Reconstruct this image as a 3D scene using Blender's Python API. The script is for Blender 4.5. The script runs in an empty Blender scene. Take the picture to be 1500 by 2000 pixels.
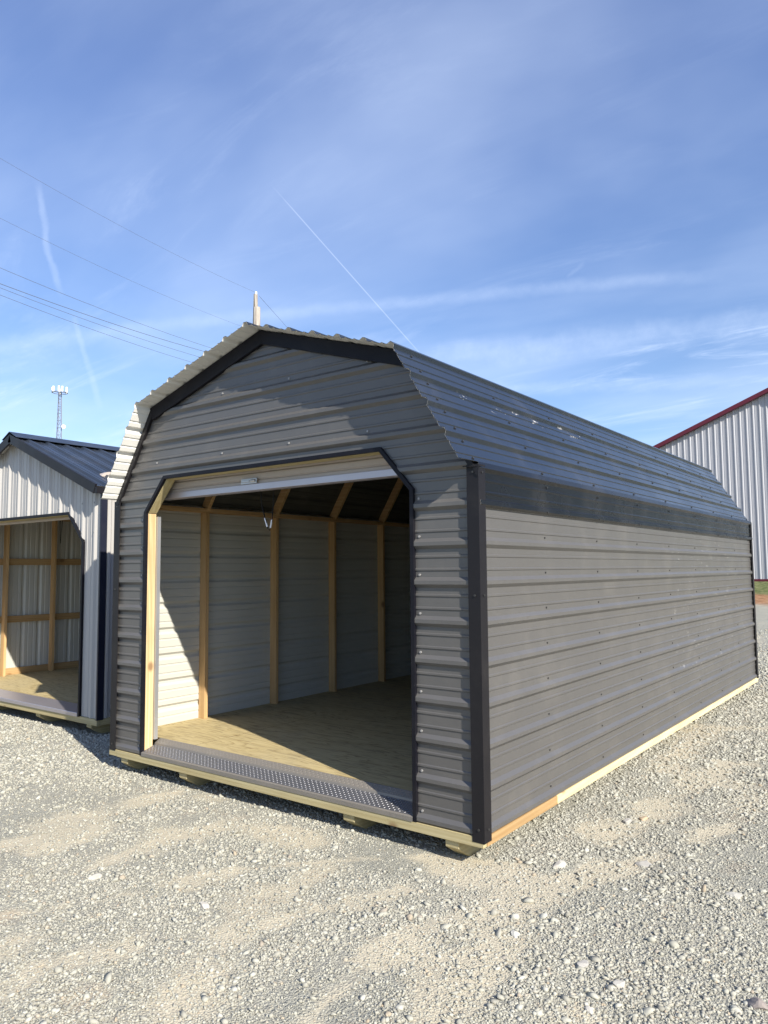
import bpy, math, random
import numpy as np
from mathutils import Vector, Matrix
random.seed(7); rng = np.random.default_rng(11)
SC = bpy.context.scene
COL = SC.collection
P = .2286                      # rib pitch of the metal sheets
GZ = .188                       # height of the shed datum over the gravel
W, L = 3.562, 7.36             # main shed
# ------------------------------------------------------------------ camera numbers
CAM = Vector((5.6572, -3.6517, 1.4505 + GZ)); YAW, PIT, ROL, F = -.6486, .0773, -.0077, 1447.5
_fw = Vector((math.sin(YAW)*math.cos(PIT), math.cos(YAW)*math.cos(PIT), math.sin(PIT)))
_rt = Vector((math.cos(YAW), -math.sin(YAW), 0)); _up = _rt.cross(_fw)
_r2 = _rt*math.cos(ROL) + _up*math.sin(ROL); _u2 = -_rt*math.sin(ROL) + _up*math.cos(ROL)
def ray(u, v): return _fw + _r2*((u-750)/F) + _u2*((1000-v)/F)
def at_depth(u, v, d): return CAM + ray(u, v)*d
def at_z(u, v, z=0.):
    d = ray(u, v); return CAM + d*((z-CAM.z)/d.z)

# ------------------------------------------------------------------ materials
def new_mat(name):
    m = bpy.data.materials.new(name); m.use_nodes = True
    nt = m.node_tree; b = nt.nodes['Principled BSDF']
    return m, nt, b
def N(nt, t, **kw):
    n = nt.nodes.new(t)
    for k, v in kw.items():
        if k in n.inputs: n.inputs[k].default_value = v
        else: setattr(n, k, v)
    return n
def lk(nt, a, b): nt.links.new(a, b)
def coords(nt, scale=(1,1,1), kind='Object', rot=(0,0,0)):
    tc = N(nt, 'ShaderNodeTexCoord'); mp = N(nt, 'ShaderNodeMapping')
    mp.inputs['Scale'].default_value = scale; mp.inputs['Rotation'].default_value = rot
    lk(nt, tc.outputs[kind], mp.inputs['Vector']); return mp.outputs['Vector']
def noise(nt, vec, scale, detail=4, rough=.55, dist=0.):
    n = N(nt, 'ShaderNodeTexNoise'); n.inputs['Scale'].default_value = scale; n.inputs['Detail'].default_value = detail
    n.inputs['Roughness'].default_value = rough; n.inputs['Distortion'].default_value = dist
    lk(nt, vec, n.inputs['Vector']); return n.outputs['Fac']
def ramp(nt, fac, stops):
    r = N(nt, 'ShaderNodeValToRGB'); cr = r.color_ramp
    while len(cr.elements) < len(stops): cr.elements.new(.5)
    for e, (p, c) in zip(cr.elements, stops):
        e.position = p; e.color = (*c, 1) if len(c) == 3 else c
    lk(nt, fac, r.inputs['Fac']); return r.outputs['Color']
def g3(v): return (v, v, v)
def math_(nt, op, a, b=None, c=None, clamp=False):
    n = N(nt, 'ShaderNodeMath', operation=op); n.use_clamp = clamp
    for i, v in enumerate((a, b, c)):
        if v is None: continue
        if isinstance(v, (int, float)): n.inputs[i].default_value = v
        else: lk(nt, v, n.inputs[i])
    return n.outputs[0]
def mixc(nt, fac, a, b, mode='MIX'):
    n = N(nt, 'ShaderNodeMix', data_type='RGBA', blend_type=mode)
    for i, v in ((0, fac), (6, a), (7, b)):
        if isinstance(v, (int, float)): n.inputs[i].default_value = v
        elif isinstance(v, tuple): n.inputs[i].default_value = (*v, 1)
        else: lk(nt, v, n.inputs[i])
    return n.outputs[2]
def smooth(nt, v, lo, hi):
    n = N(nt, 'ShaderNodeMapRange', interpolation_type='SMOOTHSTEP')
    n.inputs['From Min'].default_value = lo; n.inputs['From Max'].default_value = hi
    lk(nt, v, n.inputs['Value']); return n.outputs[0]
def bump(nt, b, h, strength=.3, dist=.01):
    n = N(nt, 'ShaderNodeBump'); n.inputs['Strength'].default_value = strength; n.inputs['Distance'].default_value = dist
    lk(nt, h, n.inputs['Height']); lk(nt, n.outputs[0], b.inputs['Normal'])

def metal_paint(name, col, rough=.4, spec=.5, wav=.0025, dirt=.12, pale_spots=None, stretch=(1,1,1), dirtcol=(.32,.29,.25)):
    m, nt, b = new_mat(name)
    v = coords(nt); vs = coords(nt, stretch)
    n1 = noise(nt, v, 2.2, 5); n2 = noise(nt, v, 40, 4, .6); n3 = noise(nt, vs, 3.0, 5, .6)
    c = mixc(nt, math_(nt, 'MULTIPLY', smooth(nt, n3, .45, .8), dirt), col, dirtcol)
    c = mixc(nt, math_(nt, 'MULTIPLY', smooth(nt, n2, .58, .75), dirt*.35), c, dirtcol)
    if pale_spots:                                   # pale spots in a band of heights; scuffs on the wall
        lo, hi, y0, y1, amt = pale_spots
        tc = N(nt, 'ShaderNodeTexCoord'); sp = N(nt, 'ShaderNodeSeparateXYZ'); lk(nt, tc.outputs['Object'], sp.inputs[0])
        zz, yy = sp.outputs[2], sp.outputs[1]
        band = math_(nt, 'MULTIPLY', smooth(nt, zz, lo, lo+.03), math_(nt, 'SUBTRACT', 1., smooth(nt, zz, hi-.03, hi)))
        band = math_(nt, 'MULTIPLY', band, math_(nt, 'MULTIPLY', smooth(nt, yy, y0, y0+.1), math_(nt, 'SUBTRACT', 1., smooth(nt, yy, y1-.3, y1))))
        spots = smooth(nt, noise(nt, coords(nt, (9, 6.5, 22)), 1.3, 5, .7), .62, .68)
        c = mixc(nt, math_(nt, 'MULTIPLY', math_(nt, 'MULTIPLY', band, spots), amt), c, (.62,.60,.56))
    lk(nt, c, b.inputs['Base Color'])
    b.inputs['Specular IOR Level'].default_value = spec
    r = math_(nt, 'MULTIPLY_ADD', n1, .22, rough-.11); lk(nt, r, b.inputs['Roughness'])
    h = math_(nt, 'ADD', math_(nt, 'MULTIPLY', noise(nt, v, 1.6, 2), 1.), math_(nt, 'MULTIPLY', noise(nt, v, 9, 2), .12))
    bump(nt, b, h, .6, wav*10)
    return m
M = {}
M['wall'] = metal_paint('taupe_paint', (.096,.092,.088), .33, .6, .0012, .10, pale_spots=(.30, 1.75, 3.6, 7.0, .28))
M['roof'] = metal_paint('charcoal_roof_paint', (.014,.019,.028), .24, .75, .0012, .05, pale_spots=(2.50, 2.60, .25, 2.6, .9))
M['skirt'] = metal_paint('roof_paint_dark_reflection', (.008,.009,.011), .26, .32, .0010, .05)  # same sheet as the roof, its dark reflections put into the colour
M['trim'] = metal_paint('charcoal_trim_paint', (.011,.010,.012), .46, .28, .0010, .04)
M['black'] = metal_paint('dark_door_trim_paint', (.006,.006,.010), .5, .2, .0010, .03)
M['back'] = metal_paint('shade_darkened_panel_back', (.09,.087,.072), .42, .5, .0014, .10, stretch=(1,1,6), dirtcol=(.42,.40,.34))  # cream panel back with interior shade darkened into its colour
M['roof_shade'] = metal_paint('dark_roof_underside_shade', (.085,.085,.07), .85, .2, .001, .1)  # interior shade under the roof, put into the colour
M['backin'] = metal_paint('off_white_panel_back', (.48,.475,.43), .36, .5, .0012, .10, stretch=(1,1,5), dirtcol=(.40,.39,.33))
M['backl'] = metal_paint('white_panel_back', (.74,.73,.69), .40, .5, .0010, .06)
M['white'] = metal_paint('pale_grey_panel_paint', (.40,.385,.365), .40, .45, .0010, .06)
M['barn'] = metal_paint('white_barn_panel_paint', (.37,.375,.40), .40, .45, .0010, .05)
M['navy'] = metal_paint('blue_grey_roof_paint', (.020,.027,.040), .30, .5, .0012, .05)
M['navytrim'] = metal_paint('navy_trim_paint', (.012,.014,.028), .4, .4, .001, .03)
M['maroon'] = metal_paint('maroon_trim_paint', (.10,.008,.020), .4, .5, .001, .02)
M['curtain'] = metal_paint('tan_door_curtain', (.44,.38,.33), .4, .4, .0008, .05)
M['alu'] = metal_paint('brushed_aluminium', (.47,.44,.47), .38, .5, .0004, .05)
M['alu'].node_tree.nodes['Principled BSDF'].inputs['Metallic'].default_value = .75
M['tread'] = metal_paint('worn_tread_plate', (.27,.27,.285), .50, .4, .0004, .15)
M['lip'] = metal_paint('dusty_galvanised_lip', (.21,.19,.165), .55, .4, .0004, .3)
M['lip'].node_tree.nodes['Principled BSDF'].inputs['Metallic'].default_value = .25
M['tread'].node_tree.nodes['Principled BSDF'].inputs['Metallic'].default_value = .85
M['galv'] = metal_paint('galvanised_steel', (.50,.51,.53), .42, .5, .0004, .05)
M['galv'].node_tree.nodes['Principled BSDF'].inputs['Metallic'].default_value = .7
M['screw'] = metal_paint('dark_screw_paint', (.03,.03,.03), .4, .5, .0, .0)
M['wscrew'] = metal_paint('grey_screw_paint', (.30,.29,.28), .35, .6, .0, .0)
M['rope'] = metal_paint('black_rope', (.012,.012,.012), .8, .2, 0, 0)
M['cable'] = metal_paint('weathered_cable', (.10,.10,.115), .7, .3, 0, 0)
M['dark'] = metal_paint('dark_drum_steel', (.08,.08,.08), .6, .3, 0, .1)  # dark grey steel of the drum brackets

def wood(name, axis, light, darkc, knots=True, sc=1.):
    m, nt, b = new_mat(name)
    s = [22*sc, 22*sc, 22*sc]; s['xyz'.index(axis)] = .9*sc
    v = coords(nt, tuple(s))
    n = noise(nt, v, 1., 6, .6, .6)
    w = N(nt, 'ShaderNodeTexWave', wave_type='RINGS'); w.inputs['Scale'].default_value = .55; w.inputs['Distortion'].default_value = 5.; w.inputs['Detail'].default_value = 3
    lk(nt, v, w.inputs['Vector'])
    f = math_(nt, 'ADD', math_(nt, 'MULTIPLY', n, .82), math_(nt, 'MULTIPLY', w.outputs['Fac'], .18))
    c = ramp(nt, f, [(.25, darkc), (.5, tuple(.5*(a+b_) for a, b_ in zip(light, darkc))), (.72, light)])
    fine = noise(nt, coords(nt, tuple(x*6 for x in s)), 1., 3, .6)
    c = mixc(nt, math_(nt, 'MULTIPLY', smooth(nt, fine, .55, .8), .25), c, tuple(x*.55 for x in darkc))
    if knots:
        k = [4., 4., 4.]; k['xyz'.index(axis)] = 2.6
        vo = N(nt, 'ShaderNodeTexVoronoi'); vo.inputs['Scale'].default_value = 1.; lk(nt, coords(nt, tuple(k)), vo.inputs['Vector'])
        kk = math_(nt, 'SUBTRACT', 1., smooth(nt, vo.outputs['Distance'], .05, .15))
        c = mixc(nt, math_(nt, 'MULTIPLY', kk, .75), c, (.16,.075,.03))
    big = noise(nt, coords(nt), 1.4, 3)
    c = mixc(nt, math_(nt, 'MULTIPLY', smooth(nt, big, .4, .7), .28), c, tuple(x*.8 for x in darkc))
    lk(nt, c, b.inputs['Base Color']); b.inputs['Roughness'].default_value = .75; b.inputs['Specular IOR Level'].default_value = .25
    bump(nt, b, f, .25, .004)
    return m
for ax in 'xyz':
    M['pine_'+ax] = wood('pale_pine_'+ax, ax, (.66,.53,.32), (.42,.27,.12))
    M['stud_'+ax] = wood('stud_pine_'+ax, ax, (.60,.41,.21), (.44,.26,.11))
    M['treat_'+ax] = wood('treated_pine_'+ax, ax, (.50,.43,.25), (.36,.29,.14))
M['fresh_y'] = wood('fresh_cut_pine', 'y', (.80,.66,.38), (.66,.50,.26))
M['warm_y'] = wood('orange_pine', 'y', (.46,.31,.15), (.33,.20,.085))
def plywood():
    m, nt, b = new_mat('plywood_floor')
    fld = noise(nt, coords(nt, (.38, 3.0, 1), rot=(0,0,.14)), 1.1, 4, .5, .25)
    fr = math_(nt,'FRACT', math_(nt,'MULTIPLY', fld, 24.))
    n = noise(nt, coords(nt, (3.2, 30, 1), rot=(0,0,.16)), 1., 5, .65, 1.2)
    c = ramp(nt, fr, [(.0,(0.250,0.185,0.084)), (.08,(0.374,0.295,0.143)), (.25,(0.447,0.360,0.189)), (.9,(0.478,0.390,0.206)), (1.,(0.281,0.210,0.101))])
    c = mixc(nt, math_(nt,'MULTIPLY',smooth(nt, n, .48,.70),.7), c, (.20,.155,.085))
    br = N(nt, 'ShaderNodeTexBrick'); br.offset = .5; br.inputs['Scale'].default_value = 1.; br.inputs['Brick Width'].default_value = 2.44; br.inputs['Row Height'].default_value = 1.22; br.inputs['Mortar Size'].default_value = .0025; br.inputs['Mortar Smooth'].default_value = 0.
    br.inputs['Color1'].default_value = br.inputs['Color2'].default_value = (1,1,1,1); br.inputs['Mortar'].default_value = (.25,.2,.15,1)
    tcb = N(nt, 'ShaderNodeMapping'); tcb.inputs['Location'].default_value = (.35,-.18,0); lk(nt, coords(nt), tcb.inputs['Vector']); lk(nt, tcb.outputs[0], br.inputs['Vector'])
    tint = noise(nt, coords(nt), .9, 4, .6); c = mixc(nt, math_(nt,'MULTIPLY',smooth(nt, tint, .45,.7),.35), c, (.33,.29,.20))
    c = mixc(nt, 1., c, br.outputs['Color'], 'MULTIPLY')
    lk(nt, c, b.inputs['Base Color']); b.inputs['Roughness'].default_value = .7; b.inputs['Specular IOR Level'].default_value = .25
    bump(nt, b, n, .25, .004); return m
M['ply'] = plywood()
def pole_wood():
    m, nt, b = new_mat('grey_pole_wood')
    n = noise(nt, coords(nt, (14,14,1.2)), 1., 6, .65); c = ramp(nt, n, [(.3,(.12,.10,.085)), (.5,(.34,.30,.25)), (.7,(.46,.42,.36))])
    lk(nt, c, b.inputs['Base Color']); b.inputs['Roughness'].default_value = .85; bump(nt, b, n, .5, .02); return m
M['pole'] = pole_wood()
def plain(name, col, rough=.6, metallic=0.):
    m, nt, b = new_mat(name); n = noise(nt, coords(nt), 6, 4)
    c = mixc(nt, math_(nt,'MULTIPLY',n,.3), col, tuple(x*.7 for x in col)); lk(nt, c, b.inputs['Base Color'])
    b.inputs['Roughness'].default_value = rough; b.inputs['Metallic'].default_value = metallic; return m
M['antenna'] = plain('white_antenna_shell', (.80,.80,.80), .5)
M['mast'] = plain('galvanised_mast', (.22,.22,.26), .5, .3)

# ------------------------------------------------------------------ mesh helpers
class MB:
    def __init__(s): s.v = []; s.f = []; s.m = []
    def quad(s, a, b, c, d, m=0):
        i = len(s.v); s.v += [tuple(a), tuple(b), tuple(c), tuple(d)]; s.f.append((i, i+1, i+2, i+3)); s.m.append(m)
    def poly(s, pts, m=0):
        i = len(s.v); s.v += [tuple(p) for p in pts]; s.f.append(tuple(range(i, i+len(pts)))); s.m.append(m)
    def hexa(s, c, m=0):                       # 8 corners: bottom 4 ccw, top 4 ccw
        i = len(s.v); s.v += [tuple(p) for p in c]
        for f in ((3,2,1,0),(4,5,6,7),(0,1,5,4),(1,2,6,5),(2,3,7,6),(3,0,4,7)):
            s.f.append(tuple(i+k for k in f)); s.m.append(m)
        return s
    def box(s, x0, x1, y0, y1, z0, z1, m=0):
        return s.hexa([(x0,y0,z0),(x1,y0,z0),(x1,y1,z0),(x0,y1,z0),(x0,y0,z1),(x1,y0,z1),(x1,y1,z1),(x0,y1,z1)], m)
    def prism(s, poly, d0, d1, fn, m=0):       # 2D polygon (ccw) swept from d0 to d1; fn(u, v, d) -> point
        n = len(poly); i = len(s.v)
        s.v += [tuple(fn(u, v, d0)) for u, v in poly] + [tuple(fn(u, v, d1)) for u, v in poly]
        s.f.append(tuple(i+k for k in reversed(range(n)))); s.m.append(m)
        s.f.append(tuple(i+n+k for k in range(n))); s.m.append(m)
        for k in range(n):
            j = (k+1) % n; s.f.append((i+k, i+j, i+n+j, i+n+k)); s.m.append(m)
        return s
    def tube(s, pts, r, n=8, m=0, r1=None):
        pts = [Vector(p) for p in pts]; base = len(s.v); K = len(pts)
        for k, p in enumerate(pts):
            t = (pts[min(k+1, K-1)] - pts[max(k-1, 0)]).normalized()
            a = t.cross(Vector((0,0,1)) if abs(t.z) < .9 else Vector((1,0,0))).normalized(); b = t.cross(a)
            rr = r if r1 is None else r + (r1-r)*k/(K-1)
            for q in range(n):
                an = 2*math.pi*q/n; s.v.append(tuple(p + (a*math.cos(an)+b*math.sin(an))*rr))
        for k in range(K-1):
            for q in range(n):
                a0 = base+k*n+q; a1 = base+k*n+(q+1) % n
                s.f.append((a0, a0+n, a1+n, a1)); s.m.append(m)
        s.f.append(tuple(base+q for q in range(n))); s.m.append(m)
        s.f.append(tuple(base+(K-1)*n+q for q in reversed(range(n)))); s.m.append(m)
        return s
    def screw(s, p, n, r=.0075, h=.006, m=2):
        p = Vector(p); n = Vector(n).normalized(); a = n.orthogonal().normalized(); b = n.cross(a)
        c0 = [p + (a*math.cos(k*math.pi/3)+b*math.sin(k*math.pi/3))*r for k in range(6)]
        c1 = [q + n*h for q in c0]; i = len(s.v); s.v += [tuple(q) for q in c0+c1]
        for k in range(6):
            j = (k+1) % 6; s.f.append((i+k, i+j, i+6+j, i+6+k)); s.m.append(m)
        s.f.append(tuple(i+6+k for k in range(6))); s.m.append(m)
    def build(s, name, mats, parent=None, smooth_=False, bevel=0.):
        me = bpy.data.meshes.new(name); me.from_pydata(s.v, [], s.f)
        for m in (mats if isinstance(mats, (list, tuple)) else [mats]): me.materials.append(m if not isinstance(m, str) else M[m])
        me.polygons.foreach_set('material_index', s.m)
        if smooth_: me.polygons.foreach_set('use_smooth', [True]*len(s.f))
        me.update(); o = bpy.data.objects.new(name, me); COL.objects.link(o)
        if parent: o.parent = parent
        if bevel:
            md = o.modifiers.new('soft_edges', 'BEVEL'); md.width = bevel; md.segments = 2; md.limit_method = 'ANGLE'
        return o
def tag(o, label=None, cat=None, group=None, kind=None):
    for k, v in (('label', label), ('category', cat), ('group', group), ('kind', kind)):
        if v: o[k] = v
    return o
def empty(name, loc, label, cat, group=None):
    o = bpy.data.objects.new(name, None); COL.objects.link(o); o.location = loc; return tag(o, label, cat, group)

RB, RT, RH = .032, .011, .020
def profile(s0, s1, off=0., pitch=P, minor=2, rh=RH, mh=.0048, rb=RB, rt=RT):
    """(s, height) points of ribbed sheet between s0 and s1, major ribs at off + k*pitch"""
    pts = []
    k0 = math.floor((s0-off)/pitch)-1; k1 = math.ceil((s1-off)/pitch)+1
    for k in range(k0, k1+1):
        c = off + k*pitch
        pts += [(c-rb,0),(c-rt,rh),(c+rt,rh),(c+rb,0)]
        for j in range(1, minor+1):
            q = c + pitch*j/(minor+1); pts += [(q-.010,0),(q-.005,mh),(q+.005,mh),(q+.010,0)]
    pts.sort(); out = []
    def hat(s):
        for (a, ha), (b, hb) in zip(pts, pts[1:]):
            if a <= s <= b: return ha + (hb-ha)*(s-a)/max(b-a, 1e-9)
        return 0
    out = [(s0, hat(s0))] + [p for p in pts if s0+1e-6 < p[0] < s1-1e-6] + [(s1, hat(s1))]
    return out, hat
def crossings(polys, s):
    xs = []
    for poly in polys:                          # poly in (s, l)
        for (s0, l0), (s1, l1) in zip(poly, poly[1:]+poly[:1]):
            if (s0 <= s) != (s1 <= s): xs.append(l0 + (l1-l0)*(s-s0)/(s1-s0))
    xs.sort(); return list(zip(xs[::2], xs[1::2]))
def clipped_sheet(mb, polys, O, S, U, Nn, off=0., pitch=P, t=.0016, **kw):
    """ribbed sheet: s along S, length along U, ribs stand out along Nn; clipped even-odd by polys [(s,l)...]"""
    O, S, U, Nn = map(Vector, (O, S, U, Nn)); allS = [p[0] for q in polys for p in q]
    prof, hat = profile(min(allS), max(allS), off, pitch, **kw)
    ss = sorted(set([round(p[0],6) for p in prof] + [round(x,6) for x in allS]))
    flip = S.cross(U).dot(Nn) < 0; e = 1e-7
    for a, b in zip(ss, ss[1:]):
        if b-a < 1e-5: continue
        for (a0, a1), (b0, b1) in zip(crossings(polys, a+e*10), crossings(polys, b-e*10)):
            q = [O+S*a+Nn*hat(a)+U*a0, O+S*b+Nn*hat(b)+U*b0, O+S*b+Nn*hat(b)+U*b1, O+S*a+Nn*hat(a)+U*a1]
            i_ = [p - Nn*t for p in q]
            if flip: mb.quad(*reversed(q), 0); mb.quad(*i_, 1)
            else: mb.quad(*q, 0); mb.quad(*reversed(i_), 1)
    return hat
def path_sheet(mb, pts, y0, y1, t=.0016):
    """cross-section points (x, z, nx, nz) extruded along y"""
    for (x, z, nx, nz), (x2, z2, nx2, nz2) in zip(pts, pts[1:]):
        q = [(x,y0,z),(x2,y0,z2),(x2,y1,z2),(x,y1,z)]
        d = Vector((x2-x, 0, z2-z)); n = d.cross(Vector((0,1,0)))
        if n.dot(Vector((nx+nx2, 0, nz+nz2))) < 0: q = q[::-1]
        mb.quad(*q, 0)
        i_ = [(x-nx*t,y0,z-nz*t),(x2-nx2*t,y0,z2-nz2*t),(x2-nx2*t,y1,z2-nz2*t),(x-nx*t,y1,z-nz*t)]
        if n.dot(Vector((nx+nx2, 0, nz+nz2))) >= 0: i_ = i_[::-1]
        mb.quad(*i_, 1)
def seg_points(a, b, nribs, nrm, first, last):
    """rib points from a to b (2D x,z) with nribs equal pitches; rib halves kept on both ends"""
    a, b = Vector(a), Vector(b); ln = (b-a).length; d = (b-a)/ln; p = ln/nribs; out = []
    def add(s, h): out.append((a.x+d.x*s+nrm.x*h, a.y+d.y*s+nrm.y*h, nrm.x, nrm.y))
    for k in range(nribs+1):
        c = k*p
        for ds, h in ((-RB,0),(-RT,RH),(RT,RH),(RB,0)):
            if k == 0 and ds < 0: continue
            if k == nribs and ds > 0: continue
            add(c+ds, h)
        if k < nribs:
            for j in (1, 2):
                q = c + p*j/3
                for ds, h in ((-.010,0),(-.005,.0048),(.005,.0048),(.010,0)): add(q+ds, h)
    return out

# ================================================================== MAIN SHED
shed = empty('garage_shed', (0,0,GZ), 'large dark grey metal garage shed with gambrel roof and open roll-up doorway', 'shed')
KX, KZ, RZ, EZ = .495, 2.796, 3.190, 2.040          # knuckle, ridge, eave (flat of the sheet)
EX = .019
OV = .153                                            # front overhang
def out_gable(o=.004):                               # gable outline (x, z) just under the roof sheet
    return [(.012,-.022),(W-.012,-.022),(W-.012-EX,EZ-o),(W-KX-o*.5,KZ-o),(W/2,RZ-o),(KX+o*.5,KZ-o),(.012+EX,EZ-o)]
DL, DR, DH = .44, 3.085, 2.19
HOLE = [(DL,-.022),(DR,-.022),(DR,1.925),(DR-.235,DH),(DL+.235,DH),(DL,1.925)]
HOLE2 = [(DL-.01,-.03),(DR+.01,-.03)] + [(DR+.01,1.925),(DR-.23,DH+.01),(DL+.23,DH+.01),(DL-.01,1.925)]
sw = lambda poly: [(z, x) for x, z in poly]
# front wall
mb = MB(); clipped_sheet(mb, [sw(out_gable()), sw(HOLE2)], (0,.02,0), (0,0,1), (1,0,0), (0,-1,0))
for k in range(0, 14):
    z = k*P + .045
    xs = [.37, DR+.055] if z < 1.95 else [.55, 1.35, 2.05, 2.75]
    for x in xs:
        lim = KX*(z-EZ)/(KZ-EZ)+.1 if z > EZ else 0
        if z > KZ: lim = KX+(z-KZ)/(RZ-KZ)*(W/2-KX)+.12
        if lim < x < W-lim and (k % 2 == 0 or z < 1.95): mb.screw((x,.02,z), (0,-1,0))
mb.build('front_wall', ['wall','back','wscrew'], shed)
# side walls
for side in (1, -1):
    X = W-.02 if side > 0 else .02
    mb = MB(); clipped_sheet(mb, [[(-.022,.03),(2.02,.03),(2.02,L-.01),(-.022,L-.01)]], (X,0,0), (0,0,1), (0,1,0), (side,0,0))
    if side > 0:
        for k in range(0, 8):
            for j in range(1, 9): mb.screw((X, .9144*j-.02 if j < 8 else L-.08, k*P+.05), (1,0,0), .0065, .005)
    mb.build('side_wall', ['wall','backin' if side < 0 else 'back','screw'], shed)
# rear wall
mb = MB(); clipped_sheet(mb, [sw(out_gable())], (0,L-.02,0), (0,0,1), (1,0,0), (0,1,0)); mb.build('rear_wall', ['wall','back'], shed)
# roof: eave - knuckle - ridge - knuckle - eave
def nrm(a, b, s):
    d = Vector((b[0]-a[0], b[1]-a[1])); n = Vector((-d.y, d.x)).normalized(); return n if n.dot(Vector(s)) > 0 else -n
E1, K1, R0, K0, E0 = (W-EX,EZ), (W-KX,KZ), (W/2,RZ), (KX,KZ), (EX,EZ)
cs = seg_points(E1, K1, 4, nrm(E1,K1,(1,.3)), 0, 0) + seg_points(K1, R0, 6, nrm(K1,R0,(.3,1)), 0, 0) \
   + seg_points(R0, K0, 6, nrm(R0,K0,(-.3,1)), 0, 0) + seg_points(K0, E0, 4, nrm(K0,E0,(-1,.3)), 0, 0)
mb = MB(); path_sheet(mb, cs, -OV, L+.01)
n1 = nrm(E1,K1,(1,.3)); d1 = (Vector(K1)-Vector(E1))/4; n2 = nrm(K1,R0,(.3,1)); d2 = (Vector(R0)-Vector(K1))/6
for j in range(0, 9):
    y = .02+.9144*j if j < 8 else L-.06
    for k in range(4):
        q = Vector(E1)+d1*(k+.22); mb.screw((q.x,y,q.y), (n1.x,0,n1.y), .008, .007)
        q = Vector(E1)+d1*(k+.78)
        if j == 0: mb.screw((q.x,y,q.y), (n1.x,0,n1.y), .008, .007)
    for k in range(6):
        q = Vector(K1)+d2*(k+.22); mb.screw((q.x,y,q.y), (n2.x,0,n2.y), .008, .007)
roof = mb.build('roof', ['roof','backl','screw'], shed)
mb = MB(); path_sheet(mb, [(x-nx*.003, z-nz*.003, nx, nz) for x, z, nx, nz in cs[1:-1]], .024, L-.025, t=.001); mb.m = [0]*len(mb.m); mb.build('roof_shade_sheet', 'roof_shade', shed)  # added dark sheet standing in for shade on the roof's inner face
# eave skirt: the bent-down end of the roof sheet over the wall head
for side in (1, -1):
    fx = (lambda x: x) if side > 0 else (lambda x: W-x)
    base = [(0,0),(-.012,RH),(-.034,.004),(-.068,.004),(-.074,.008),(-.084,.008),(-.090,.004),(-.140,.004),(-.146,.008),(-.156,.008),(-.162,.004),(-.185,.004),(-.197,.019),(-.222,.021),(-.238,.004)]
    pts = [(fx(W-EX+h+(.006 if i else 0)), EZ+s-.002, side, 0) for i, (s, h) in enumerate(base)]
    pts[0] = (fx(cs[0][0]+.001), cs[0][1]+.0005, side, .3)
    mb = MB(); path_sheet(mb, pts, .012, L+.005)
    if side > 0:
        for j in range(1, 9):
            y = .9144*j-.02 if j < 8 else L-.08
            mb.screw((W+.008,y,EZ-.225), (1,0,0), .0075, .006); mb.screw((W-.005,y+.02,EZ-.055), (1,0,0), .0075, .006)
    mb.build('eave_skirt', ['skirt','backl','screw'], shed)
# rake trims under the overhang
def rake(a, b, w, y0=-.012, y1=.016, name='rake_trim', mat='black'):
    a, b = Vector(a), Vector(b); d = (b-a).normalized(); n = Vector((-d.y, d.x))
    if n.y > 0: n = -n
    q = [a, b, b+n*w, a+n*w]
    area = sum(p.x*r.y-r.x*p.y for p, r in zip(q, q[1:]+q[:1]))
    if area > 0: q = q[::-1]
    mb = MB(); mb.prism([(p.x,p.y) for p in q], y0, y1, lambda u, v, dd: (u, dd, v)); return mb.build(name, mat, shed, bevel=.002)
rake((W-KX+.01,KZ-.008),(W/2,RZ-.008),.095); rake((KX-.01,KZ-.008),(W/2-.001,RZ-.008),.105,-.013)
rake((KX-.002,KZ-.012),(EX,EZ-.004),.045,-.010,.016,mat='trim'); rake((W-KX+.002,KZ-.012),(W-EX,EZ-.004),.035,-.010,.016,mat='trim')
# corner trims
def corner(cx, cy, sx, sy, z0=-.075, z1=2.045, w=.078, t=.0025, mat='trim'):
    """L trim wrapping the corner at (cx,cy); legs run inward along -sx (x) and -sy (y)"""
    mb = MB()
    A = [(cx,cy),(cx-sx*w,cy),(cx-sx*w,cy-sy*.008),(cx-sx*(w-t),cy-sy*.008),(cx-sx*(w-t),cy-sy*t),(cx-sx*t,cy-sy*t),(cx-sx*t,cy-sy*(w-t)),(cx-sx*.008,cy-sy*(w-t)),(cx-sx*.008,cy-sy*w),(cx,cy-sy*w)]
    area = sum(p[0]*r[1]-r[0]*p[1] for p, r in zip(A, A[1:]+A[:1]))
    if area < 0: A = A[::-1]
    mb.prism(A, z0, z1, lambda u, v, d: (u, v, d))
    for z in (.02, 1.30, 2.0):
        mb.screw((cx-sx*(w*.45),cy,z), (0,sy,0), .007, .006, 1); mb.screw((cx,cy-sy*w*.5,z), (sx,0,0), .007, .006, 1)
    return mb.build('corner_trim', [mat,'screw'], shed)
corner(W+.004, -.006, 1, -1, z0=-.05); corner(-.002, -.006, -1, -1, z0=-.03)
corner(W+.004, L+.004, 1, 1, z0=-.03); corner(-.002, L+.004, -1, 1, z0=-.03)
# small folded end tab at the right eave
mb = MB(); mb.hexa([(W-.085,-.03,2.030),(W+.012,-.012,2.028),(W+.012,.03,2.036),(W-.06,.03,2.040),(W-.085,-.03,2.036),(W+.012,-.012,2.034),(W+.012,.03,2.042),(W-.06,.03,2.046)])
mb.hexa([(W-.012,-.012,1.985),(W+.006,-.012,1.975),(W+.006,-.008,1.975),(W-.012,-.008,1.985),(W-.03,-.012,2.03),(W+.01,-.012,2.03),(W+.01,-.008,2.03),(W-.03,-.008,2.03)])
mb.build('eave_end_tab', 'trim', shed)
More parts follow.
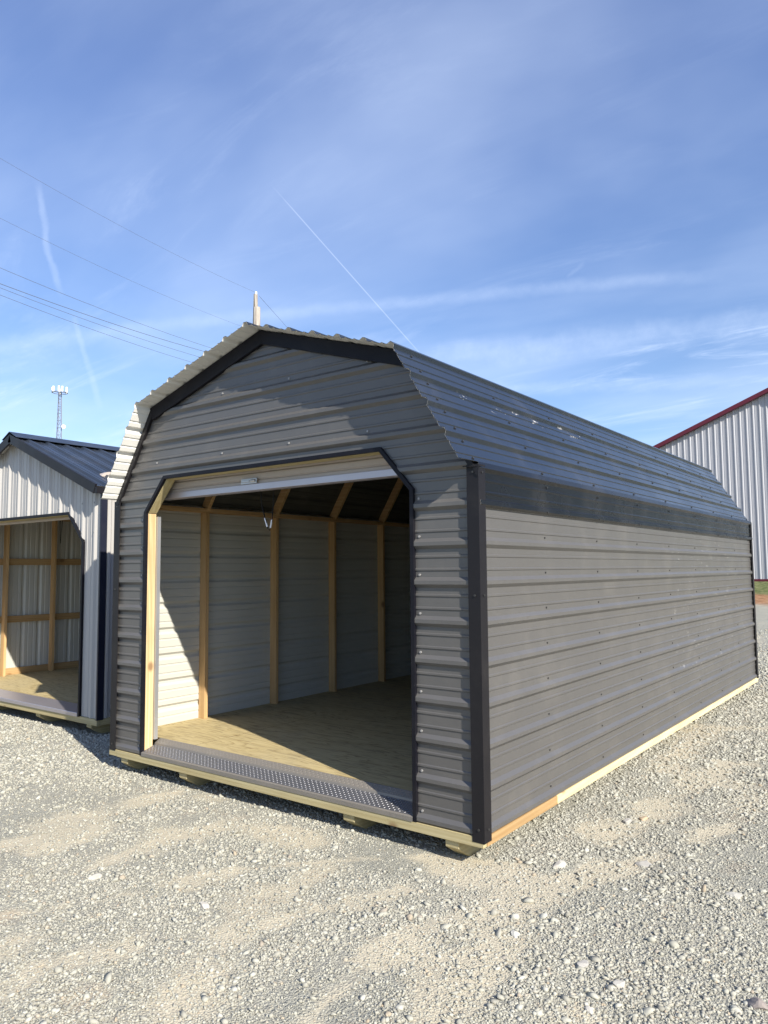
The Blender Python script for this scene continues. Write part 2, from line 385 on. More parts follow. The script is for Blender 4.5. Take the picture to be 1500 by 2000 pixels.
# ---- floor frame
def wbox(name, mat, x0, x1, y0, y1, z0, z1, parent=shed, bev=.002):
    return MB().box(x0,x1,y0,y1,z0,z1).build(name, mat, parent, bevel=bev)
wbox('floor', 'ply', .02, W-.02, .178, L-.02, .066, .085, bev=0)
wbox('rim_board', 'treat_x', .10, W-.006, -.004, .034, -.076, -.0225)
wbox('rim_board', 'treat_x', -.012, .099, -.002, .034, -.074, -.0225)
o = wbox('rim_board', 'warm_y', W-.040, W-.002, .036, .955, -.076, -.0225); o['label'] = 'short orange brown base board at the near corner'
wbox('rim_board', 'fresh_y', W-.040, W-.001, .957, L-.02, -.074, -.0225)
wbox('rim_board', 'treat_y', .0, .038, .036, L-.02, -.076, -.0225)
wbox('rim_board', 'treat_x', .039, W-.041, L-.058, L-.02, -.076, -.0225)
wbox('floor_frame', 'treat_x', .045, W-.045, .05, .172, -.070, -.012)
for x0 in (.14, .90, 2.54, 3.30):
    mb = MB(); prof = [(.010,-.078),(.012,-.118),(.150,-.205),(L-.12,-.205),(L-.03,-.078)]
    mb.prism(prof, x0, x0+.089, lambda u, v, d: (d, u, v)); mb.build('skid', 'treat_y', shed, bevel=.003)
# ---- wall and roof framing
for j in range(0, 9):
    y = .9144*j-.019 if 0 < j < 8 else (.032 if j == 0 else L-.075)
    for s in (0, 1):
        fx = (lambda x: x) if s == 0 else (lambda x: W-x)
        xa, xb = sorted((fx(.0225), fx(.109)))
        wbox('stud', 'stud_z', xa, xb, y, y+.038, .0855, 1.998)
        if j == 0: continue
        # rafters follow the sheet
        for (a, b) in ((E0, K0), (K0, R0)):
            a, b = Vector(a), Vector(b); d = (b-a).normalized(); n = Vector((d.y, -d.x))
            a2 = a+d*.03+n*.004; b2 = b-d*(.02 if b.y < 3 else .0)+n*.004
            if a.y > 2.5: a2 = a+n*.004+d*.035; b2 = b+n*.004-d*.012
            q = [a2, b2, b2+n*.086, a2+n*.086]
            if a.y > 2.5: q[2] = b2+n*.086-d*.03
            q = [(fx(p.x), p.y) for p in q]
            ar = sum(p[0]*r[1]-r[0]*p[1] for p, r in zip(q, q[1:]+q[:1]))
            if ar > 0: q = q[::-1]
            MB().prism(q, y, y+.038, lambda u, v, dd: (u, dd, v)).build('rafter', 'stud_x', shed, bevel=.002)
for s in (0, 1):
    fx = (lambda x: x) if s == 0 else (lambda x: W-x)
    xa, xb = sorted((fx(.0225), fx(.112)))
    wbox('top_plate', 'stud_y', xa, xb, .14, L-.06, 1.999, 2.038)
# ---- doorway: timber frame, dark trim
y0, y1 = .0225, .100
def ramp_board(p, q, t, sgn):
    p, q = Vector(p), Vector(q); d = (q-p).normalized(); n = Vector((-d.y, d.x))*sgn
    c = [p, q, q+n*t, p+n*t]; ar = sum(a.x*b.y-b.x*a.y for a, b in zip(c, c[1:]+c[:1]))
    if ar > 0: c = c[::-1]
    return MB().prism([(a.x,a.y) for a in c], y0, y1, lambda u, v, d: (u, d, v))
wbox('door_jamb', 'pine_z', DL-.040, DL-.001, y0, y1, -.012, 1.924); wbox('door_jamb', 'stud_z', DR-.004, DR+.036, y0, y1, -.012, 1.924)
wbox('door_header', 'treat_x', DL+.245, DR-.245, y0, y1, DH-.004, DH+.085)
ramp_board((DL+.004,1.926), (DL+.243,DH-.004), .038, 1).build('corner_brace', 'treat_z', shed, bevel=.002)
ramp_board((DR-.004,1.926), (DR-.243,DH-.004), .038, -1).build('corner_brace', 'stud_z', shed, bevel=.002)
def ring(poly, w, ya, yb, name, mat):
    mb = MB(); n = len(poly)
    def offp(i):
        a, b, c = (Vector(poly[(i+k) % n]) for k in (-1, 0, 1)); d0 = (b-a).normalized(); d1 = (c-b).normalized()
        n0 = Vector((-d0.y, d0.x)); n1 = Vector((-d1.y, d1.x)); m = (n0+n1).normalized(); return b + m*(w/max(m.dot(n0), .3))
    for i in range(n-1):
        a, b = Vector(poly[i]), Vector(poly[i+1]); a2 = offp(i) if i > 0 else a + Vector((-(b-a).y, (b-a).x)).normalized()*w
        b2 = offp(i+1) if i < n-2 else b + Vector((-(b-a).y, (b-a).x)).normalized()*w
        q = [a, b, b2, a2]; ar = sum(p.x*r.y-r.x*p.y for p, r in zip(q, q[1:]+q[:1]))
        if ar > 0: q = q[::-1]
        mb.prism([(p.x,p.y) for p in q], ya, yb, lambda u, v, d: (u, d, v))
    return mb.build(name, mat, shed)
ring([(DL,-.021),(DL,1.925),(DL+.235,DH),(DR-.235,DH),(DR,1.925),(DR,-.021)], .026, -.004, .022, 'door_trim', 'black')
# guide tracks
for s, x in ((1, DL+.005), (-1, DR-.005)):
    mb = MB(); xs = sorted((x, x+s*.012)); mb.box(xs[0], xs[1], y1+.002, y1+.034, .09, 1.90)
    xs = sorted((x-s*.02, x)); mb.box(xs[0], xs[1], y1+.002, y1+.005, .09, 1.90); mb.box(xs[0], xs[1], y1+.031, y1+.034, .09, 1.90)
    mb.build('door_track', 'galv', shed)
# roll-up door, rolled up
cur = []
z = 2.075
pts = []
while z < 2.33:
    pts += [(.150,z),(.146,z+.004),(.146,z+.040),(.150,z+.044),(.156,z+.050)]; z += .056
mb = MB()
for (ya, za), (yb, zb) in zip(pts, pts[1:]): mb.quad((DL+.03,ya,za),(DR-.03,ya,za),(DR-.03,yb,zb),(DL+.03,yb,zb))
cyl = [(.32+.17*math.cos(a), 2.42+.17*math.sin(a)) for a in [math.pi*2*k/28 for k in range(28)]]
mb.prism(cyl, DL+.03, DR-.03, lambda u, v, d: (d, u, v))
door = mb.build('roll_up_door', 'curtain', shed)
mb = MB(); mb.box(DL+.032, DR-.032, .128, .172, 2.045, 2.092); mb.box(DL+.032, DR-.032, .150, .200, 2.041, 2.0445); mb.build('bottom_bar', 'alu', door, bevel=.004)
lx = 1.53
mb = MB(); mb.box(lx-.085, lx+.085, .1225, .1275, 2.095, 2.135); mb.box(lx-.07, lx+.02, .112, .122, 2.108, 2.122); mb.tube([(lx+.03,.118,2.115),(lx+.075,.118,2.115)], .012, 10); mb.build('slide_latch', 'galv', door, bevel=.002)
mb = MB(); mb.box(DL+.026, DL+.062, .114, .127, 2.055, 2.098); mb.box(DL+.034, DL+.054, .108, .1135, 2.066, 2.088); mb.build('stop_bracket', 'alu', door)
for x in (DL+.002, DR-.022): MB().box(x, x+.02, .19, .46, 2.20, 2.55).build('drum_bracket', 'dark', shed)
# pull rope
rp = at_depth(507, 962, 1); 
def on_y(u, v, y):
    d = ray(u, v); t = (y-CAM.y)/d.y; p = CAM+d*t; return (p.x, p.y, p.z-GZ)
mb = MB(); mb.tube([on_y(509,950,.24), on_y(511,985,.24), on_y(517,1010,.24), on_y(523,1032,.24), on_y(527,1036,.24), on_y(531,1018,.24), on_y(534,985,.24), on_y(535,950,.24)], .0042, 6); rope = mb.build('pull_rope', 'rope', shed)
mb = MB(); mb.tube([on_y(517,1012,.24), on_y(522,1029,.24)], .006, 6); mb.tube([on_y(528,1031,.24), on_y(531,1015,.24)], .006, 6); mb.build('rope_sleeve', 'antenna', rope)
# threshold of diamond tread plate
mb = MB(); xa, xb = DL-.002, DR+.002
lipm = 1
sec = [(-.008,-.022),(-.008,.004),(.004,.010),(.118,.046),(.122,.060),(.172,.088),(.176,.088)]
for (ya, za), (yb, zb) in zip(sec, sec[1:]): mb.quad((xa,ya,za),(xb,ya,za),(xb,yb,zb),(xa,yb,zb), 0 if (ya, yb) == (.004, .118) else 1)
def lozenge(c, u, v, n, a, b, h):
    c, u, v, n = map(Vector, (c, u, v, n)); i = len(mb.v)
    mb.v += [tuple(c-u*a), tuple(c-v*b), tuple(c+u*a), tuple(c+v*b), tuple(c-u*a*.5+n*h), tuple(c+u*a*.5+n*h)]
    for f in ((0,1,5,4),(1,2,5),(2,3,4,5),(3,0,4)): mb.f.append(tuple(i+k for k in f)); mb.m.append(lipm)
for (ya, za, yb, zb, rows, lipm) in ((.006,.0107,.116,.0455,7,0),(.124,.0612,.170,.0870,3,1)):
    t = Vector((0,yb-ya,zb-za)).normalized(); n = Vector((0,-t.z,t.y)); ln = math.hypot(yb-ya, zb-za)
    for r in range(rows):
        for k in range(int((xb-xa)/.019)):
            c = Vector((xa+.010+k*.019, ya, za)) + t*(ln*(r+.5)/rows); s = 1 if (k+r) % 2 else -1
            u = (Vector((1,0,0))*.8 + t*.6*s).normalized(); v = n.cross(u); lozenge(c, u, v, n, .0088, .0030, .0022)
mb.build('threshold', ['tread','lip'], shed)

# ================================================================== NEIGHBOUR SHED
NX, NY, NW, NL = -1.172, .60, 3.54, 6.1
nb = empty('utility_shed', (NX-NW/2, NY, GZ), 'smaller pale grey ribbed shed with dark blue gable roof beside the dark garage', 'shed')
h = NW/2
NE, NR = 2.315, 3.02
nd = [(-h+.32,-.02),(h-.345,-.02),(h-.345,1.76),(h-.63,2.06),(-h+.60,2.06),(-h+.32,1.76)]
mb = MB(); gab = [(-h+.01,-.02),(h-.01,-.02),(h-.01,NE),(0,NR),(-h+.01,NE)]
clipped_sheet(mb, [gab, nd], (0,.02,0), (1,0,0), (0,0,1), (0,-1,0), off=.04)
for k in range(-7, 8):
    x = k*P+.04
    if abs(x) < h-.1: mb.screw((x,.001,2.13 if abs(x) < 1.2 else 2.16), (0,-1,0))
    if h-.5 < x < h-.1: mb.screw((x,.001,1.86), (0,-1,0))
mb.build('front_wall', ['white','back','wscrew'], nb)
for s in (1, -1):
    mb = MB(); clipped_sheet(mb, [[(.03,-.02),(NL,-.02),(NL,NE-.02),(.03,NE-.02)]], (s*(h-.02),0,0), (0,1,0), (0,0,1), (s,0,0), off=.1); mb.build('side_wall', ['white','backin'], nb)
mb = MB(); clipped_sheet(mb, [gab], (0,NL-.02,0), (1,0,0), (0,0,1), (0,1,0), off=.04); mb.build('rear_wall', ['white','backl'], nb)
sl = Vector((h+.03, -(NR-NE)*(h+.03)/h)); ln = sl.length; sd = sl.normalized()
for s in (1, -1):
    mb = MB(); S_ = Vector((0,1,0)); U_ = Vector((s*sd.x,0,sd.y)); N_ = Vector((-s*sd.y,0,sd.x))
    clipped_sheet(mb, [[(-.07,.0),(NL+.04,.0),(NL+.04,ln),(-.07,ln)]], (0,0,NR+.012), S_, U_, N_, off=.06)
    mb.build('roof', ['navy','backl'], nb)
    mb = MB(); a = Vector((0,0,NR+.030)); U = U_; Nn = N_
    q = [a-Nn*.10+U*.0, a+U*.0, a+U*(ln+.004), a-Nn*.10+U*(ln+.004)]
    for (ya, yb) in ((-.095,-.072),):
        c = [Vector((p.x,ya,p.z)) for p in q]+[Vector((p.x,yb,p.z)) for p in q]
        c = [c[0],c[3],c[7],c[4],c[1],c[2],c[6],c[5]] if s > 0 else [c[3],c[0],c[4],c[7],c[2],c[1],c[5],c[6]]
        mb.hexa(c)
    mb.build('rake_trim', 'trim', nb, bevel=.002)
mb = MB(); rc = [(-.17,-.068+.032),(-.03,.030),(0,.040),(.03,.030),(.17,-.068+.032),(.17,-.068+.036),(0,.048),(-.17,-.068+.036)]
mb.prism(rc, -.10, NL+.05, lambda u, v, d: (u, d, NR+.012+v)); mb.build('ridge_cap', 'navy', nb)
MB().box(h+.0, h+.055, -.09, NL+.04, NE-.075, NE-.012).build('eave_trim', 'trim', nb)
for s in (1, -1):
    mb = MB(); xs = sorted((s*(h+.006), s*(h-.016))); mb.box(xs[0], xs[1], -.006, -.001, -.03, NE-.03); xs = sorted((s*(h+.001), s*(h+.006))); mb.box(xs[0], xs[1], -.0005, .066, -.03, NE-.085)
    mb.build('corner_trim', 'navytrim', nb)
def nring(poly, w, ya, yb):
    mb = MB()
    for (a, b) in zip(poly, poly[1:]):
        a, b = Vector(a), Vector(b); d = (b-a).normalized(); n = Vector((-d.y, d.x)); q = [a-d*w*.2, b+d*w*.2, b+n*w+d*w*.2, a+n*w-d*w*.2]
        ar = sum(p.x*r.y-r.x*p.y for p, r in zip(q, q[1:]+q[:1])); q = q[::-1] if ar > 0 else q
        mb.prism([(p.x,p.y) for p in q], ya, yb, lambda u, v, d_: (u, d_, v))
        ya -= .0007
    return mb
x0, x1 = -h+.32, h-.345
nring([(x0,-.02),(x0,1.76),(-h+.60,2.06),(h-.63,2.06),(x1,1.76),(x1,-.02)], .028, -.003, .022).build('door_trim', 'black', nb)
wbox('door_header', 'treat_x', -h+.62, h-.65, .024, .15, 2.055, 2.14, nb)
wbox('door_jamb', 'stud_z', x1-.003, x1+.035, .024, .11, -.01, 1.75, nb); wbox('door_jamb', 'stud_z', x0-.035, x0+.003, .024, .11, -.01, 1.75, nb)
mb = MB(); mb.box(x0+.02, x1-.02, .16, .19, 2.03, 2.30); mb.prism([(.33+.15*math.cos(math.pi*k/12), 2.38+.15*math.sin(math.pi*k/12)) for k in range(24)], x0+.02, x1-.02, lambda u, v, d: (d, u, v)); mb.build('roll_up_door', 'curtain', nb)
wbox('floor', 'ply', -h+.02, h-.02, .15, NL-.03, .03, .05, nb, 0)
wbox('rim_board', 'treat_x', -h, h-.002, .0, .036, -.085, -.022, nb); wbox('rim_board', 'treat_y', h-.04, h-.003, .038, NL, -.085, -.0225, nb)
mb = MB(); mb.hexa([(x0,-.012,-.03),(x1,-.012,-.03),(x1,.15,.02),(x0,.15,.02),(x0,-.012,.012),(x1,-.012,.012),(x1,.15,.056),(x0,.15,.056)]); mb.build('threshold', 'alu', nb, bevel=.004)
for x in (-h+.12, -.62, .55, h-.22, ):
    MB().prism([(.02,-.088),(.022,-.120),(.16,-.205),(NL-.1,-.205),(NL-.03,-.088)], x, x+.09, lambda u, v, d: (d, u, v)).build('skid', 'treat_y', nb, bevel=.003)
# framing seen through its doorway: left wall and rear wall studs and girts
for y in (.70, 1.38, 2.06, 2.74, 3.42, 4.10, 4.78, 5.46):
    wbox('stud', 'stud_z', -h+.0625, -h+.15, y, y+.038, .0505, NE-.05, nb)
for z in (.06, .77, 1.56, 2.2):
    wbox('girt', 'warm_y', -h+.0225, -h+.0610, .12, NL-.08, z-.009, z+.08, nb)
for x in (-1.25,-.62,.0,.62,1.25):
    wbox('stud', 'stud_z', x, x+.038, NL-.15, NL-.0625, .0505, NE, nb)
for z in (.06, .77, 1.56, 2.2):
    wbox('girt', 'stud_x', -h+.16, h-.05, NL-.061, NL-.0225, z-.009, z+.08, nb)
for y in (1.2, 2.4, 3.6, 4.8):
    wbox('tie_beam', 'stud_x', -h+.06, h-.06, y, y+.038, NE-.045, NE+.04, nb)
mb = MB(); mb.tube([(-.05+.5,.30,2.24),(-.05+.5,.30,1.95),(-.03+.5,.30,1.78),(-.01+.5,.30,1.95),(.01+.5,.30,2.24)], .004, 6); mb.build('pull_rope', 'rope', nb)

# ================================================================== WHITE BARN
BY = 36.0; s_ = (BY-CAM.y)/(35-CAM.y)
bx = lambda x: CAM.x + (x-CAM.x)*s_
bz = lambda z: CAM.z + (z+GZ-CAM.z)*s_
B0, B1 = bx(-10.6), bx(9.5); PK = .5*(B0+B1)
zb = bz(.86); zl = bz(7.578)+(B0-bx(-5.966))*.408; zp = zl+(PK-B0)*.408
barn = empty('metal_barn', (PK,BY,zb), 'tall white metal barn with vertical ribs and dark red roof edge behind the garage', 'barn')
hw = PK-B0; e_ = zl-zb; r_ = zp-zb
mb = MB(); g2 = [(-hw,0),(hw,0),(hw,e_),(0,r_),(-hw,e_)]
clipped_sheet(mb, [g2], (0,0,0), (1,0,0), (0,0,1), (0,-1,0), off=.02, pitch=.300, rh=.032, rb=.055, rt=.018, mh=.006)
for k in range(int(-hw/.3), int(hw/.3)):
    mb.screw((k*.3+.12,0,.35), (0,-1,0), .02, .012)
mb.build('gable_wall', ['barn','back','wscrew'], barn)
for s in (1, -1):
    mb = MB(); clipped_sheet(mb, [[(0,0),(24,0),(24,e_),(0,e_)]], (s*hw,0,0), (0,1,0), (0,0,1), (s,0,0), pitch=.3, rh=.032); mb.build('side_wall', ['barn','back'], barn)
    mb = MB(); q = [Vector((0,0,r_+.02)), Vector((s*(hw+.3),0,e_-.3*.408+.02))]
    d = (q[1]-q[0]).normalized(); n = Vector((-s*d.z,0,s*d.x)); n = n if n.z > 0 else -n
    c = [q[0]-n*.10, q[1]-n*.10, q[1]+n*.10, q[0]+n*.10]; c = c if s > 0 else [c[1],c[0],c[3],c[2]]
    mb.hexa([(p.x,-.28,p.z) for p in c[:2]]+[(p.x,-.06,p.z) for p in c[:2][::-1]]+[(p.x,-.28,p.z) for p in (c[3],c[2])]+[(p.x,-.06,p.z) for p in (c[2],c[3])]); mb.build('rake_trim', 'maroon', barn, bevel=.01)
    mb = MB(); c = [q[0]-n*.0, q[1]-n*.0]; a, b = (c if s > 0 else c[::-1])
    mb.hexa([(a.x,-.059,a.z),(b.x,-.059,b.z),(b.x,24.2,b.z),(a.x,24.2,a.z)]+[(p.x,y,p.z+.06) for p, y in ((a,-.059),(b,-.059),(b,24.2),(a,24.2))]); mb.build('roof', 'maroon', barn)
MB().box(-hw, hw, -.05, .05, -.12, .0).build('base_trim', 'maroon', barn)

# ================================================================== POLE, WIRES, MAST
pt = at_depth(501, 572, 30.)
pole = empty('utility_pole', (pt.x,pt.y,0), 'weathered wooden utility pole rising behind the garage roof peak', 'utility pole')
mb = MB(); H = pt.z
mb.tube([(.10,0,0),(.06,0,H*.5),(.035,0,H-.62)], .17, 12, r1=.135)
mb.build('shaft', 'pole', pole, True)
mb = MB(); mb.hexa([(-.13,-.10,H-1.6),(.02,-.10,H-1.6),(.02,.10,H-1.6),(-.13,.10,H-1.6),(-.10,-.07,H-.05),(-.0,-.07,H-.02),(-.0,.07,H-.02),(-.10,.07,H-.05)]); mb.build('split_top', 'pole', pole, bevel=.02)
mb = MB(); mb.tube([(-.03,0,H-.06),(-.03,0,H+.0),(-.03,0,H+.05)], .045, 10); mb.build('insulator', 'antenna', pole)
left_px = [(0,296,572,'topmost thin overhead wire, running up to the wooden pole top'), (0,413,648,'second highest overhead wire, well below the topmost one'), (0,510,706,'thin overhead wire just above the close bundle of three wires'),
           (0,541,712,'uppermost and thickest wire of the close lower bundle of three'), (0,549,727,'middle wire of the close lower bundle of three overhead wires'), (0,563,742,'lowest overhead wire, bottom of the close bundle of three')]
for u, v, vp, lab in left_px:
    p1 = at_depth(501, vp, 30.); p0 = at_depth(u, v, 19.7)
    p0e = p0 + (p0-p1)*.7; pts = []
    for k in range(25):
        t = k/24; q = p0e.lerp(p1, t); tt = t*1.7/1.7; q.z -= .9*(4*t*(1-t))*.5 - .9*(4*.41*.59)*.5*(1-t); pts.append(q)
    mb = MB(); loc = pts[0]; mb.tube([q-loc for q in pts], .0072 if 'thickest' in lab else (.0032 if 'highest' in lab or 'topmost thin' in lab else .0052), 6); o = mb.build('overhead_wire', 'cable'); o.location = loc
    tag(o, lab, 'wire', 'overhead wires running to the utility pole')
p1 = at_depth(506, 578, 30.); p2 = at_depth(600, 668, 46.); mb = MB(); mb.tube([Vector((0,0,0)), (p2-p1)*.5+Vector((0,0,-.25)), (p2-p1)*2.2], .006, 6); o = mb.build('overhead_wire', 'cable'); o.location = p1
tag(o, 'short overhead wire falling right from the wooden pole top', 'wire', 'overhead wires running to the utility pole')
D = 150.
t0 = at_depth(117, 766, D); mast = empty('radio_mast', (t0.x,t0.y,0), 'thin lattice radio mast with white antenna panels far behind the pale shed', 'radio mast')
Ht = t0.z; side = Vector((_r2.x,_r2.y,0)).normalized(); dep = Vector((-side.y,side.x,0))
def leg(k, z):
    w = .30 + .95*(1-z/Ht); a = [(-1,.3),(.85,.25),(.1,-1)][k]; return side*(a[0]*w)+dep*(a[1]*w)+Vector((0,0,z))
for k in range(3): MB().tube([leg(k,0), leg(k,Ht*.5), leg(k,Ht)], .10 if k == 1 else .06, 6).build('leg', 'mast', mast)
mb = MB()
zs = [Ht*i/26 for i in range(27)]
for i, (za, zc) in enumerate(zip(zs, zs[1:])):
    for a, b in ((0,1),(1,2),(2,0)):
        mb.tube([leg(a,za), leg(b,zc)] if i % 2 else [leg(b,za), leg(a,zc)], .035, 4); mb.tube([leg(a,zc), leg(b,zc)], .03, 4)
mb.build('bracing', 'mast', mast)
mb = MB(); ringp = [side*(1.45*math.cos(math.pi*2*k/12))+dep*(1.45*math.sin(math.pi*2*k/12))+Vector((0,0,Ht-.1)) for k in range(13)]; mb.tube(ringp, .07, 6)
for k in range(0, 12, 4): mb.tube([Vector((0,0,Ht-.1)), ringp[k]], .07, 6)
mb.build('platform', 'mast', mast)
for a in (-2.95,-2.15,-1.30,-.85,-.1,.9,2.0):
    c = side*(1.42*math.cos(a))+dep*(1.42*math.sin(a)); mb = MB(); w = side*.17; d_ = dep*.10
    mb.hexa([c-w-d_+Vector((0,0,Ht-.15)), c+w-d_+Vector((0,0,Ht-.15)), c+w+d_+Vector((0,0,Ht-.15)), c-w+d_+Vector((0,0,Ht-.15)), c-w-d_+Vector((0,0,Ht+1.0)), c+w-d_+Vector((0,0,Ht+1.0)), c+w+d_+Vector((0,0,Ht+1.0)), c-w+d_+Vector((0,0,Ht+1.0))]); mb.build('antenna_panel', 'antenna', mast, bevel=.03)
dz = at_depth(125, 835, D).z; mb = MB(); c = side*.85-dep*.1+Vector((0,0,dz)); mb.tube([c, c+(side*.25-dep*.3)], .28, 14, r1=.40); mb.build('dish', 'antenna', mast)

# ================================================================== GROUND
def vnoise(x, y, seed=0, f=1.):
    x = np.asarray(x)*f; y = np.asarray(y)*f; xi = np.floor(x).astype(np.int64); yi = np.floor(y).astype(np.int64); xf = x-xi; yf = y-yi
    def hsh(a, b):
        n = (a*374761393 + b*668265263 + seed*974634133) & 0x7fffffff; n = ((n ^ (n >> 13))*1274126177) & 0x7fffffff; return ((n ^ (n >> 16)) & 0xffff)/65535.
    u = xf*xf*(3-2*xf); v = yf*yf*(3-2*yf)
    return (hsh(xi,yi)*(1-u)+hsh(xi+1,yi)*u)*(1-v)+(hsh(xi,yi+1)*(1-u)+hsh(xi+1,yi+1)*u)*v
def seg_dist(x, y, pts):
    d = np.full(np.shape(x), 1e9)
    for (x0, y0), (x1, y1) in zip(pts, pts[1:]):
        dx, dy = x1-x0, y1-y0; t = np.clip(((x-x0)*dx+(y-y0)*dy)/(dx*dx+dy*dy+1e-9), 0, 1); d = np.minimum(d, np.hypot(x-x0-t*dx, y-y0-t*dy))
    return d
STREAKS = [([(-80,1800),(200,1755),(480,1700),(760,1668),(1000,1690)], .09), ([(60,2030),(330,1900),(560,1800),(800,1740)], .11), ([(560,2040),(700,1900),(900,1790),(1180,1700),(1480,1600)], .10), ([(-60,1665),(130,1622),(260,1572),(390,1532)], .11), ([(180,1690),(320,1638),(470,1608),(620,1640)], .16), ([(640,1700),(520,1760),(430,1850),(260,2020)], .20), ([(900,1700),(1010,1740),(930,1810)], .22),
           ([(1010,1850),(900,1900),(840,2010)], .16), ([(1180,1640),(1260,1590),(1420,1490)], .20), ([(-40,1990),(60,1900),(240,1860)], .2), ([(1490,1420),(1380,1420),(1300,1500)], .25)]
STREAKS = [([tuple(at_z(u, v).xy) for u, v in p], w) for p, w in STREAKS]
def sand(x, y):
    m = np.zeros(np.shape(x))
    wob = (vnoise(x, y, 5, 3.)-.5)*.22 + (vnoise(x, y, 6, 9.)-.5)*.12
    for p, w in STREAKS: m = np.maximum(m, np.clip(1.25-(seg_dist(x, y, p)+wob)/w, 0, 1))
    m = np.maximum(m, np.clip((vnoise(x, y, 9, .9)*.6+vnoise(x, y, 10, 3.1)*.4-.62)*4, 0, .8))
    return m
def ground_z(x, y):
    far = np.clip((np.hypot(x-1.5, y-2)-14)/10, 0, 1)
    z = (vnoise(x,y,1,.55)-.5)*.035 + (vnoise(x,y,2,1.7)-.5)*.022 + (vnoise(x,y,3,5.)-.5)*.012 + (vnoise(x,y,4,13.)-.5)*.006
    under = np.clip(1-np.maximum(np.maximum(-5-x, x-4.0), np.maximum(-.25-y, y-7.6))/.6, 0, 1)
    z = z*(1-.75*under) - .006*under - sand(x,y)*.008*(1-far)
    def ss(a, b, v): t = np.clip((v-a)/(b-a), 0, 1); return t*t*(3-2*t)
    yy = y + (vnoise(x,y,12,.35)-.5)*1.2
    z = z + ss(29.5,33.3,yy)*.42 + ss(32.8,35.8,y)*(zb-.42-.10)
    return z
def axis(lo, hi, step, out):
    a = list(np.arange(lo, hi+1e-6, step)); s = step
    while a[-1] < out: s *= 1.22; a.append(a[-1]+s)
    s = step
    while a[0] > -out: s *= 1.22; a.insert(0, a[0]-s)
    return np.array(a)
xs = axis(-4.5, 9.5, .055, 2500); ys = axis(-4.5, 9.5, .055, 2500)
ys = np.unique(np.concatenate([ys, np.arange(27, 38, .25)]))
GX, GY = np.meshgrid(xs, ys); Zg = ground_z(GX, GY)
nv = GX.size; nx = len(xs)
me = bpy.data.meshes.new('gravel_ground'); me.vertices.add(nv)
me.vertices.foreach_set('co', np.stack([GX.ravel(), GY.ravel(), Zg.ravel()], 1).astype(np.float32).ravel())
idx = np.arange(nv).reshape(GX.shape); q = np.stack([idx[:-1,:-1], idx[:-1,1:], idx[1:,1:], idx[1:,:-1]], -1).reshape(-1, 4)
me.loops.add(q.size); me.loops.foreach_set('vertex_index', q.ravel().astype(np.int32)); me.polygons.add(len(q)); me.polygons.foreach_set('loop_start', (np.arange(len(q))*4).astype(np.int32))
me.update(calc_edges=True); me.polygons.foreach_set('use_smooth', [True]*len(q))
at = me.attributes.new('sand', 'FLOAT', 'POINT'); at.data.foreach_set('value', sand(GX, GY).ravel().astype(np.float32))
go = bpy.data.objects.new('gravel_ground', me); COL.objects.link(go); tag(go, kind='structure')
